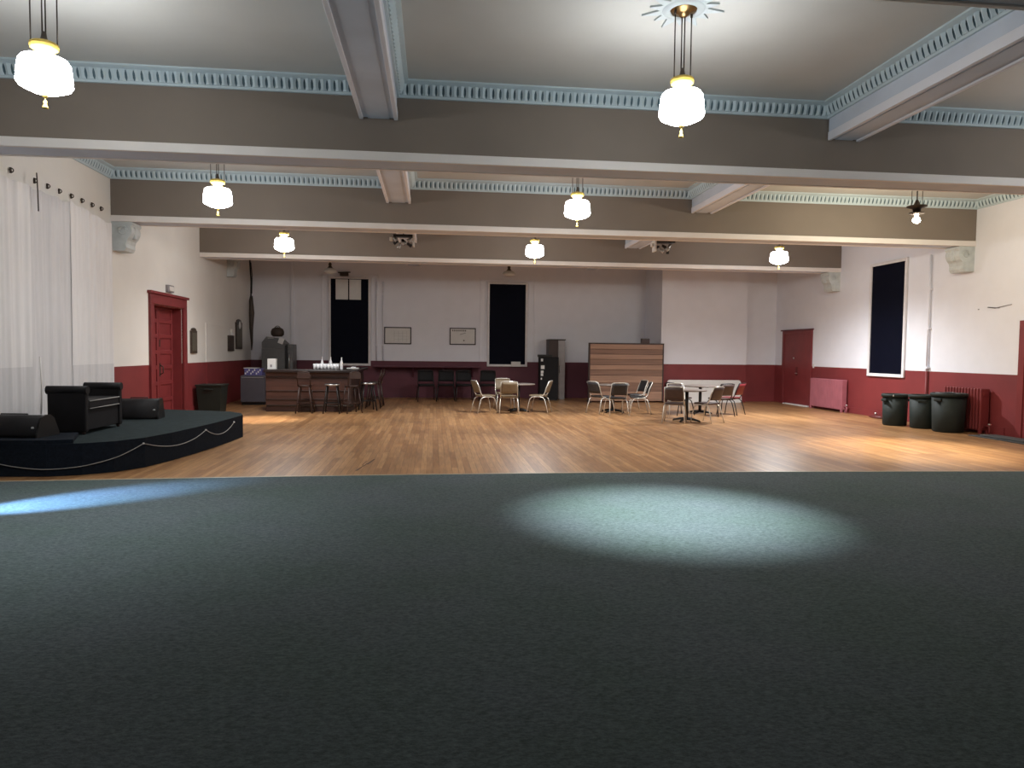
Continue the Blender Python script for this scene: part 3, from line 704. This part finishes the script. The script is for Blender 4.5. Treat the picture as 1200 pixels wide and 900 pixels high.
# glasses and bottles on the bar
def lathe_thing(nm, prof, m, n=14):
    b = MB(); b.lathe(prof, m, (0, 0, 0), n); return b.build(nm)
cup = lathe_thing('plastic_cup', [(0, 0), (.03, 0), (.041, .15), (.037, .15), (.028, .01), (0, .01)], M['glass'])
tag(cup, 'clear plastic cup standing in the cluster on the bar', 'cup', 'cups clustered on the bar')
ring = []
for i in range(7):
    for j in range(3): ring.append((-3.05+i*.088+(j % 2)*.03, 18.55+j*.14+random.uniform(-.015, .015)))
for i, (x, y) in enumerate(ring):
    o = cup if i == 0 else cup.copy()
    if i: C.objects.link(o)
    o.location = (x, y, 1.075)
t0 = thing('glass_bottle', 'tall clear bottle rising from the cups on the bar', 'bottle', (-2.70, 18.93, 1.075), 0, 'bottles on the bar')
b = MB(); b.lathe([(0, 0), (.036, 0), (.038, .02), (.038, .17), (.03, .21), (.014, .25), (.013, .30), (0, .30)], M['glass'], (0, 0, 0), 14); b.build('body', t0)
b = MB(); b.lathe([(.015, .29), (.016, .32), (0, .325)], M['silver'], (0, 0, 0), 10); b.build('cap', t0)
dup(t0, (-2.39, 18.70, 1.075), 0, 'clear bottle right of the cup cluster on the bar')
dup(t0, (-2.92, 18.935, 1.075), 0, 'clear bottle at the back left of the cup cluster')
b = MB(); b.box((-.16, -.10, 0), (.16, .10, .03), M['paper'], .006); b.box((-.05, -.06, .03), (.09, .05, .055), M['glass'], .008)
tag(b.build('serving_tray', None, (-2.2, 19.6, 1.075)), 'small white tray on the return of the bar below the papered window', 'tray')

# dark bar stools: wooden seat, four legs, back hoop
def stool(label, sh=.74, seatm='darkwood', legm='darkwood', edgem=None, bh=.34, group='dark bar stools'):
    t = thing('bar_stool', label, 'bar stool', (0, 0, 0), 0, group)
    b = MB(); b.lathe([(0, -.045), (.17, -.045), (.185, -.02), (.18, 0), (0, .004)], M[seatm], (0, 0, sh), 22); st = b.build('seat', t)
    if edgem:
        b = MB(); b.lathe([(.186, -.045), (.196, -.04), (.196, -.01), (.186, -.005)], M[edgem], (0, 0, sh), 22); o = b.build('seat_band', st); o['label'] = 'pale metal band'
    for sx in (-1, 1):
        for sy_ in (-1, 1):
            b = MB(); b.tube([(sx*.20, sy_*.20, 0), (sx*.115, sy_*.115, sh-.03)], .016, M[legm], 8); b.build('leg', t)
    b = MB(); z = .26; q = .20-.085*z/sh
    b.tube([(q, q, z), (-q, q, z), (-q, -q, z), (q, -q, z)], .011, M[legm], 6, closed=True); b.build('foot_ring', t)
    if bh:
        b = MB(); b.tube([(-.15, -.13, sh-.02), (-.16, -.20, sh+bh*.7), (-.10, -.22, sh+bh), (.10, -.22, sh+bh), (.16, -.20, sh+bh*.7), (.15, -.13, sh-.02)], .013, M[legm], 8)
        b.box((-.15, -.225, sh+bh*.5), (.15, -.205, sh+bh*.95), M[seatm], .008); b.build('backrest', t)
    return t
s0 = stool('dark bar stool with back in front of the board front of the bar', .70); s0.location = (-3.20, 18.02, 0)
s1 = stool('dark bar stool with a pale seat band at the bar corner', .74, 'charcoal', 'blackmetal', 'silver', 0); s1.location = (-2.52, 17.95, 0)
dup(s1, (-1.72, 18.75, 0), .3, 'dark bar stool with a pale seat band along the bar return, nearest the corner')
s2 = dup(s0, (-1.64, 19.6, 0), PI/2, 'dark bar stool with back along the bar return, second from the corner')
dup(s0, (-2.05, 18.0, 0), .5, 'dark bar stool with back at the right end of the board front')
dup(s0, (-1.62, 20.35, 0), PI/2, 'dark bar stool with back along the bar return, third from the corner')
# wall ledge with black chairs under it
t = thing('wall_ledge', 'long dark red drink ledge along the alcove wall under the framed notices', 'shelf', (-2.0, YB, 0))
b = MB(); b.box((0, -.45, 1.03), (3.56, 0, 1.07), M['maroon'], .008); b.build('board', t)
for x in (.3, 1.3, 2.3, 3.3):
    b = MB(); b.prism([(-.38, 1.03), (-.02, 1.03), (-.02, .70), (-.05, .70)], M['maroon'], 'X', x, x+.04); b.build('bracket', t)
# framed notices
def frame(x0, x1, z0, z1, lab):
    t = thing('framed_notice', lab, 'framed notice', ((x0+x1)/2, YB, (z0+z1)/2), 0, 'framed notices on the alcove wall')
    w2, h2 = (x1-x0)/2, (z1-z0)/2
    b = MB(); q = .035
    for lo, hi in (((-w2, -.03, -h2), (-w2+q, 0, h2)), ((w2-q, -.03, -h2), (w2, 0, h2)), ((-w2, -.03, h2-q), (w2, 0, h2)), ((-w2, -.03, -h2), (w2, 0, -h2+q))): b.box(lo, hi, M['frameblk'], .004)
    b.build('frame', t)
    b = MB(); b.box((-w2+q, -.015, -h2+q), (w2-q, 0, h2-q), M['paper']); bd = b.build('board', t)
    return t, w2, h2, bd
t, w2, h2, bd = frame(-1.65, -.745, 1.80, 2.375, 'dark-framed whiteboard with faint grid lines, nearer the papered window')
b = MB()
for i in range(4): b.box((-.12+i*.14, -.018, -.2), (-.115+i*.14, -.015, .16), M['greypaint'])
for i in range(3): b.box((-.12, -.018, -.12+i*.1), (.34, -.015, -.117+i*.1), M['greypaint'])
b.build('grid_lines', bd)
t, w2, h2, bd = frame(.54, 1.43, 1.80, 2.375, 'dark-framed whiteboard with dark marks along its top, beside second window')
b = MB()
for i in range(9): b.box((-.36+i*.055, -.018, .17), (-.33+i*.055, -.015, .22), M['bronze'])
b.box((.02, -.018, -.16), (.06, -.015, -.12), M['bronze']); b.box((-.1, -.018, .08), (.1, -.015, .10), M['greypaint'], 0, (0, -.25, 0)); b.build('marks', bd)
# papers at the top of the alcove window
for x0, x1, lab in ((-3.235, -2.83, 'square off-white panel at the top of the left alcove window, its left half'), (-2.79, -2.41, 'square off-white panel at the top of the left alcove window, its right half')):
    b = MB(); b.box((x0, YB-.07, 3.26), (x1, YB-.055, 3.93), M['paper'], .004); b.box((x0, YB-.055, 3.88), (x1, YB-.02, 3.92), M['paper'])
    tag(b.build('window_panel'), lab, 'panel', 'panels in the top of the alcove window')
b = MB(); b.box((-.14, -.05, 0), (.14, .05, .11), M['bronze'], .02); b.tube([(-.2, 0, .11), (.2, 0, .13)], .02, M['bronze'], 8); b.box((-.08, .05, .05), (-.04, .12, .1), M['bronze']); tag(b.build('blind_bracket', None, (-2.95, YB-.12, 4.03)), 'dark blind fitting above the papered dark window', 'bracket')
b = MB(); b.box((-.16, -.03, 0), (.16, .03, .17), M['paper'], .006); tag(b.build('window_box', None, (2.80, YB-.11, 1.075)), 'small pale box on the sill of the second alcove window', 'box')

# ------------------------------------------------------------------ cabinet, black machine, slatted screen, folded tables
t = thing('tall_cabinet', 'tall narrow dark cabinet with pale metal edge beside the slatted screen', 'cabinet', (3.84, 23.15, 0))
b = MB(); b.box((0, 0, 0), (.31, .6, 1.99), M['darkwood'], .006); b.build('body', t)
b = MB(); b.box((.31, -.02, 0), (.54, .6, 1.98), M['greypaint'], .006); b.build('metal_door', t)
b = MB(); b.box((-.01, -.03, 1.985), (.56, .62, 2.02), M['darkwood'], .006); b.build('top', t)
b = MB(); b.tube([(.36, -.05, .9), (.36, -.05, 1.15)], .01, M['silver'], 6); b.box((.35, -.05, .9), (.37, -.02, .92), M['silver']); b.box((.35, -.05, 1.13), (.37, -.02, 1.15), M['silver']); b.build('handle', t)
t = thing('vending_machine', 'black machine with pale labels down its side, left of tall cabinet', 'vending machine', (3.47, 22.70, 0))
b = MB(); b.box((0, 0, .05), (.62, .38, 1.42), M['black'], .012); b.build('body', t)
b = MB(); b.box((-.03, -.02, 1.42), (.40, .40, 1.50), M['blackmetal'], .01); b.build('top_cap', t)
for z, w_, h_ in ((1.28, .07, .09), (1.03, .12, .12), (.90, .09, .08), (.80, .08, .09), (.68, .04, .06)):
    b = MB(); b.box((.03, -.006, z), (.03+w_, .001, z+h_), M['paper'], .002); o = b.build('label_sticker', t); o['label'] = 'pale sticker'
b = MB(); b.box((.03, .03, 0), (.59, .35, .05), M['blackmetal']); b.build('plinth', t)
t = thing('slatted_screen', 'wide brown screen of horizontal wooden boards standing before the alcove', 'screen', (4.93, 21.9, 0))
rows = [.10, .36, .62, .86, 1.04, 1.20, 1.38, 1.54, 1.70, 1.86]
for i, (z0, z1) in enumerate(zip(rows[:-1], rows[1:])):
    b = MB(); b.box((.03, -.03+(.012 if i % 2 else 0), z0+.004), (2.40, .0, z1-.004), M['slab'] if i % 2 == 0 else M['slabd'], .006); b.build('board', t)
b = MB(); b.box((-.02, -.01, .0), (.04, .07, 1.89), M['darkwood'], .006); b.box((2.39, -.01, 0), (2.45, .07, 1.89), M['darkwood'], .006); b.box((.04, .0, .08), (2.39, .05, 1.87), M['darkwood']); b.box((-.02, -.02, 1.86), (2.45, .07, 1.90), M['darkwood'], .005); b.build('frame', t)
b = MB(); b.box((.04, -.06, .05), (2.39, -.0, .1), M['slab'], .005); b.build('bottom_rail', t)
for x in (.01, 2.42):
    b = MB(); b.box((x-.035, -.2, 0), (x+.035, .18, .05), M['darkwood'], .008); b.build('foot', t)
b = MB(); b.box((-.14, -.05, 0), (.14, .05, .15), M['darkwood'], .01); b.box((-.12, -.056, .02), (.12, -.049, .13), M['brown']); tag(b.build('small_box', None, (6.76, 21.93, 1.90)), 'small dark box sitting on top of the slatted screen', 'box')
t = thing('folding_table', 'white folding table resting on its long edge against the red dado', 'folding table', (8.75, 21.78, .0))
b = MB(); hw, hh, rr = 1.24, .37, .09; pts = []
for cx_, cz, a0 in ((hw-rr, hh*2-rr, 0), (-hw+rr, hh*2-rr, PI/2), (-hw+rr, rr, PI), (hw-rr, rr, 1.5*PI)):
    for i in range(7): a = a0+PI/2*i/6; pts.append((cx_+rr*math.cos(a), cz+rr*math.sin(a)))
b.prism(pts, M['tablewhite'], 'Y', 0, .05); tp = b.build('tabletop', t); tp.rotation_euler = (-.15, 0, 0)
b = MB(); b.tube([(u*.985, .055, .012+v*.97) for u, v in pts], .014, M['tablewhite'], 6, closed=True); b.build('rim', tp)
b = MB(); b.tube([(-.9, .07, .1), (-.9, .07, .62), (-.3, .07, .62), (-.3, .07, .1)], .013, M['greypaint'], 6); b.build('folded_leg', tp)
b = MB(); b.tube([(.9, .07, .1), (.9, .07, .62), (.3, .07, .62), (.3, .07, .1)], .013, M['greypaint'], 6); b.build('folded_leg', tp)

# ------------------------------------------------------------------ dining tables and stacking chairs
def table(loc, label, r=.45, h=.745, rz=0, topm='tabletop'):
    t = thing('pedestal_table', label, 'table', loc, rz, 'round pedestal tables on the dance floor')
    b = MB(); b.lathe([(0, h-.032), (r-.02, h-.032), (r, h-.024), (r, h-.006), (r-.008, h), (0, h)], M[topm], (0, 0, 0), 40); b.build('tabletop', t)
    b = MB(); b.tube([(0, 0, .05), (0, 0, h-.03)], .04, M['blackmetal'], 14); b.box((-.16, -.16, h-.05), (.16, .16, h-.032), M['blackmetal'], .004); b.build('pedestal', t)
    for i in range(4):
        a = PI/4+i*PI/2; b = MB(); b.tube([(.0, 0, .06), (.15*math.cos(a), .15*math.sin(a), .055), (.33*math.cos(a), .33*math.sin(a), .022)], [.035, .03, .02], M['blackmetal'], 8)
        b.lathe([(0, 0), (.022, 0), (.022, .02), (0, .02)], M['blackmetal'], (.33*math.cos(a), .33*math.sin(a), 0), 8); b.build('foot', t)
    return t
def chair(label, pad, tube_, group, cat='chair'):
    t = thing('stacking_chair', label, cat, (0, 0, 0), 0, group)
    # seat shell
    b = MB(); b.box((-.205, -.19, .425), (.205, .23, .465), M[pad], .018); b.build('seat', t)
    # backrest: curved pad
    b = MB(); n = 8; i_ = b.mi(M[pad])
    def P(u, v, d): # u across -1..1, v 0..1 up
        x = u*(.205-.012*v); z = .53+.29*v; y = -.205-.10*v+.028*(1-u*u)*-1+d
        return (x, y, z)
    fr, bk_ = [], []
    for j in range(5):
        v = j/4
        fr.append([b.bm.verts.new(P(-1+2*i/n, v, .012)) for i in range(n+1)]); bk_.append([b.bm.verts.new(P(-1+2*i/n, v, -.018)) for i in range(n+1)])
    for G, fl in ((fr, 0), (bk_, 1)):
        for j in range(4):
            for i in range(n):
                q = (G[j][i], G[j][i+1], G[j+1][i+1], G[j+1][i]); b.bm.faces.new(q if not fl else q[::-1]).smooth = True
    for j in range(4):
        b.bm.faces.new((fr[j][0], fr[j+1][0], bk_[j+1][0], bk_[j][0])); b.bm.faces.new((fr[j][n], bk_[j][n], bk_[j+1][n], fr[j+1][n]))
    for i in range(n):
        b.bm.faces.new((fr[0][i], bk_[0][i], bk_[0][i+1], fr[0][i+1])); b.bm.faces.new((fr[4][i], fr[4][i+1], bk_[4][i+1], bk_[4][i]))
    b.build('backrest', t)
    R_ = .0125; m = M[tube_]
    for s in (-1, 1):
        x = s*.215
        b = MB(); b.tube([(x+s*.035, .27, 0), (x+s*.02, .235, .22), (x+s*.006, .195, .36), (x, .15, .405), (x, .08, .418), (x, .02, .418)], R_, m); b.build('leg', t)
        b = MB(); b.tube([(x+s*.035, -.29, 0), (x+s*.02, -.235, .22), (x+s*.006, -.19, .36), (x, -.14, .405), (x, -.06, .418), (x, .02, .418)], R_, m); b.build('leg', t)
        b = MB(); b.tube([(x, -.05, .43), (x, -.15, .45), (x, -.195, .52), (x-s*.004, -.235, .66), (x-s*.012, -.305, .82)], R_, m); b.build('back_post', t)
    b = MB(); b.tube([(-.203, -.305, .82), (-.12, -.325, .835), (0, -.332, .838), (.12, -.325, .835), (.203, -.305, .82)], R_, m); b.build('top_rail', t)
    b = MB(); b.tube([(-.215, .10, .415), (.215, .10, .415)], .009, m, 6); b.tube([(-.215, -.12, .415), (.215, -.12, .415)], .009, m, 6); b.build('cross_rail', t)
    return t
def put(o, x, y, deg): o.location = (x, y, 0); o.rotation_euler = (0, 0, math.radians(deg))
# facing angle: 0 looks away from the camera (+Y), 90 looks left, -90 looks right
table((2.25, 18.45, 0), 'round table between the tan chairs, nearest the tall cabinet', .44)
G1, G2, G3 = 'tan chairs round the first table', 'black chairs round the middle table', 'brown chairs round the two right tables'
ca = chair('tan chair side on, left of the first table, facing right', 'tan', 'chrome', G1); put(ca, 1.33, 18.15, -72)
c_ = dup(ca, (1.93, 17.85, 0), math.radians(-4), 'tan chair seen from behind, in front of the first table')
c_ = dup(ca, (2.78, 18.25, 0), math.radians(68), 'tan chair right of the first table, facing left')
c_ = dup(ca, (1.95, 19.25, 0), math.radians(184), 'tan chair on the far side of the first table, mostly hidden')
table((4.78, 18.3, 0), 'round table among the black chairs before the slatted screen', .44)
cb_ = chair('black chair left of the middle table, facing right', 'charcoal', 'chrome', G2); put(cb_, 4.38, 18.0, -60)
dup(cb_, (4.62, 17.34, 0), math.radians(2), 'black chair seen from behind, in front of the middle table')
dup(cb_, (5.33, 17.74, 0), math.radians(82), 'black chair right of the middle table, legs arched wide toward camera')
dup(cb_, (5.50, 18.75, 0), math.radians(100), 'black chair behind the right side of the middle table')
table((5.92, 15.85, 0), 'round table closest to the camera, dark pedestal with cross feet', .46)
cc = chair('brown chair in front left of the nearest table, seen from behind', 'brown', 'chrome', G3); put(cc, 5.52, 15.55, -24)
dup(cc, (6.30, 15.55, 0), math.radians(34), 'brown chair in front right of the nearest table, back leaning outward')
dup(cc, (5.98, 16.65, 0), math.radians(172), 'brown chair on the far side of the nearest table, facing camera')
table((7.05, 17.9, 0), 'round table farthest right, before the white folded table', .47)
cd_ = chair('dark brown chair with black legs at the right side of the farthest right table', 'brown', 'blackmetal', G3); put(cd_, 7.30, 17.2, 14)
dup(cd_, (6.35, 17.5, 0), math.radians(-70), 'dark brown chair with black legs between the two right tables')
ce = chair('red vinyl chair with black legs, rightmost of all the chairs', 'redvinyl', 'blackmetal', G3); put(ce, 7.75, 17.55, 42)
cl = chair('black high-backed chair under the wall ledge, leftmost of its row', 'black', 'blackmetal', 'black chairs under the wall ledge'); cl.scale = (1.15, 1.1, 1.15); put(cl, -.22, 22.3, 186)
for x, y, rz, lab in ((.40, 22.45, 178, 'second black chair under the wall ledge, right beside the leftmost'), (.98, 22.4, 183, 'third black chair under the wall ledge, behind the side-on tan chair'), (1.75, 22.5, 176, 'black chair below the second alcove window, behind the tan chairs')):
    dup(cl, (x, y, 0), math.radians(rz), lab)

# ------------------------------------------------------------------ right wall
def radiator(y0, y1, z0, z1, m, dep, label, nfin, wide):
    t = thing('radiator', label, 'radiator', (XR-.04, y0, 0), 0, 'cast iron radiators on the right wall')
    b = MB(); p_ = (y1-y0)/nfin
    for i in range(nfin):
        yc = (i+.5)*p_; hw_ = p_*wide/2
        b.box((-dep, yc-hw_, z0), (0, yc+hw_, z1), M[m], min(.018, hw_*.8))
    b.box((-dep*.75, 0, z0+.06), (-dep*.25, y1-y0, z0+.12), M[m]); b.box((-dep*.75, 0, z1-.14), (-dep*.25, y1-y0, z1-.08), M[m]); b.build('sections', t)
    for yy in (p_/2, (y1-y0)-p_/2):
        b = MB(); b.box((-dep, yy-.03, 0), (-dep+.05, yy+.03, z0+.02), M[m], .006); b.box((-.05, yy-.03, 0), (0, yy+.03, z0+.02), M[m], .006); b.build('foot', t)
    b = MB(); b.tube([(-dep/2, -.0, z0+.1), (-dep/2, -.12, z0+.1), (-dep/2, -.12, 0)], .016, M[m], 8); b.lathe([(0, 0), (.03, .005), (.03, .03), (0, .035)], M['silver'], (-dep/2, -.12, z0+.12), 10); b.build('valve', t)
    return t
radiator(18.15, 19.80, .07, .90, 'pink', .16, 'pinkish red radiator with close flat sections beside the far red door', 26, .97)
radiator(13.15, 14.25, .07, .93, 'red', .20, 'dark red finned radiator behind and beside the three green bins', 13, .62)
def bin_(loc, r0, r1, h, label, rim=True, lid=False):
    t = thing('waste_bin', label, 'bin', loc, random.uniform(0, 1), 'round green bins by the right wall')
    b = MB(); b.lathe([(0, 0), (r0-.02, 0), (r0, .02), (r1-.01, h-.06), (r1-.03, h-.06), (r0-.02, .05), (0, .05)], M['greenbin'], (0, 0, 0), 36); b.build('body', t)
    b = MB(); b.lathe([(r1-.012, h-.075), (r1+.018, h-.07), (r1+.02, h-.01), (r1, h), (r1-.03, h-.005), (r1-.032, h-.06)], M['greenbin'], (0, 0, 0), 36); b.build('rim', t)
    for a in (0, PI):
        b = MB(); x = (r1+.005)*math.cos(a); b.box((x-.03, -.08, h-.17), (x+.03, .08, h-.11), M['greenbin'], .012); b.build('handle', t)
    if lid:
        b = MB(); b.tube([((r1-.09)*math.cos(a), (r1-.09)*math.sin(a), h-.02+.015*math.sin(3*a)) for a in [i*PI/10 for i in range(21)]], .02, M['applgrey'], 6); b.build('liner', t)
    return t
bin_((10.50, 14.90, 0), .25, .27, .72, 'dark green bin at the left of the three, under the window')
bin_((10.74, 14.30, 0), .25, .28, .74, 'dark green bin in the middle of the three, slightly behind the largest')
bin_((10.78, 13.58, 0), .29, .33, .82, 'largest dark green bin, rightmost of the three with a pale bag rim', True, True)
# pale tag on left bin
b = MB(); b.box((-.03, -.004, -.02), (.03, .004, .02), M['paper'], .002); tag(b.build('bin_tag', None, (10.32, 14.685, .69)), 'tiny white tag on the leftmost green bin', 'tag')
b = MB(); b.tube([(0, 0, ZW), (0, 0, ZB)], .024, M['white'], 8); b.tube([(0, 0, 0), (0, 0, ZW)], .024, M['red'], 8)
for z in (1.3, 2.2, 3.1): b.box((-.03, -.05, z), (.04, .05, z+.04), M['white'])
tag(b.build('wall_pipe', None, (XR-.04, 15.05, 0)), 'white vertical pipe on the right wall between window and bracket', 'pipe')
b = MB(); b.box((-.012, -.04, -.06), (0, .04, .06), M['tablewhite'], .004); b.box((-.02, -.012, -.02), (-.01, .012, .02), M['tablewhite']); tag(b.build('light_switch', None, (XR, 19.98, 1.25)), 'white light switch beside the far right red door', 'switch')
b = MB(); b.tube([(0, 0, 0), (0, .3, .03), (0, .12, .0), (0, -.3, .05)], .008, M['greypaint'], 6); b.lathe([(0, 0), (.02, .01), (0, .02)], M['greypaint'], (0, .55, -.01), 8); tag(b.build('wall_hook', None, (XR-.012, 13.05, 2.58)), 'thin grey hook and scar high on the right wall above the finned radiator', 'hook')
t = thing('pipe_stub', 'low dark red pipe fitting on the floor under the right window', 'pipe', (XR-.16, 16.6, 0))
b = MB(); b.lathe([(0, 0), (.15, 0), (.17, .03), (.12, .07), (0, .08)], M['rust'], (0, 0, 0), 16, sy=1.7); b.build('body', t); b = MB(); b.lathe([(0, .08), (.03, .08), (.03, .13), (0, .14)], M['silver'], (-.03, .05, 0), 10); b.build('cap', t)
t = thing('floor_mat', 'folded grey rubber mat on the floor by the right edge door', 'mat', (XR-.42, 12.2, 0))
b = MB(); b.box((-.3, -.7, 0), (.3, .7, .02), M['mat_'], .006); b.build('base_layer', t); b = MB(); b.box((-.22, -.55, .02), (.12, .5, .05), M['mat_'], .01); b.build('folded_layer', t)

# ------------------------------------------------------------------ disco lights hung from the cross beams in the third bay
def cluster(x, y, z, flip, label):
    t = thing('spotlight_cluster', label, 'spotlight cluster', (x, y, z), 0, 'spotlight clusters under the cross beams')
    b = MB(); b.tube([(0, 0, .10), (0, 0, 4.41-z)], .012, M['blackmetal'], 8); b.box((-.08, -.08, 4.395-z), (.08, .08, 4.41-z), M['blackmetal']); b.build('drop_pole', t)
    b = MB(); b.box((-.22, -.10, .07), (.24, .10, .12), M['blackmetal'], .01); b.build('mount_bar', t)
    b = MB(); b.box((.22*flip-.02, -.11, -.13), (.22*flip+.02, .11, .12), M['tablewhite'], .005); o = b.build('end_plate', t); o['label'] = 'pale end plate'
    rnd = random.Random(int(x*10))
    for i in range(7):
        a = Vector((rnd.uniform(-1, 1), rnd.uniform(-1, .2), rnd.uniform(-1, -.3))).normalized()
        px, py = -.20+i*.06, rnd.uniform(-.06, .06); b = MB()
        b.lathe([(0, -.02), (.028, -.015), (.034, .06), (.04, .085), (.034, .085), (.0, .06)], M['silver'] if i % 2 == 0 else M['blackmetal'], (0, 0, 0), 12)
        o = b.build('spot_head', t, (px, py, .05-.05*(i % 3)-.06*(1-abs(px)*4)*.8)); o.rotation_euler = a.to_track_quat('Z', 'Y').to_euler()
    b = MB(); b.box((-.30, -.05, -.02), (-.23, .04, .06), M['tablewhite'], .01); b.tube([(-.23, 0, .05), (-.1, 0, .09)], .008, M['blackmetal'], 6); b.build('side_lamp', t)
    return t
cluster(-.66, 15.5, 3.98, 1, 'cluster of small spotlights hanging between the second and farthest beams, middle of the room')
cluster(5.17, 15.5, 4.01, -1, 'smaller looking spotlight cluster under the beam above the slatted screen')
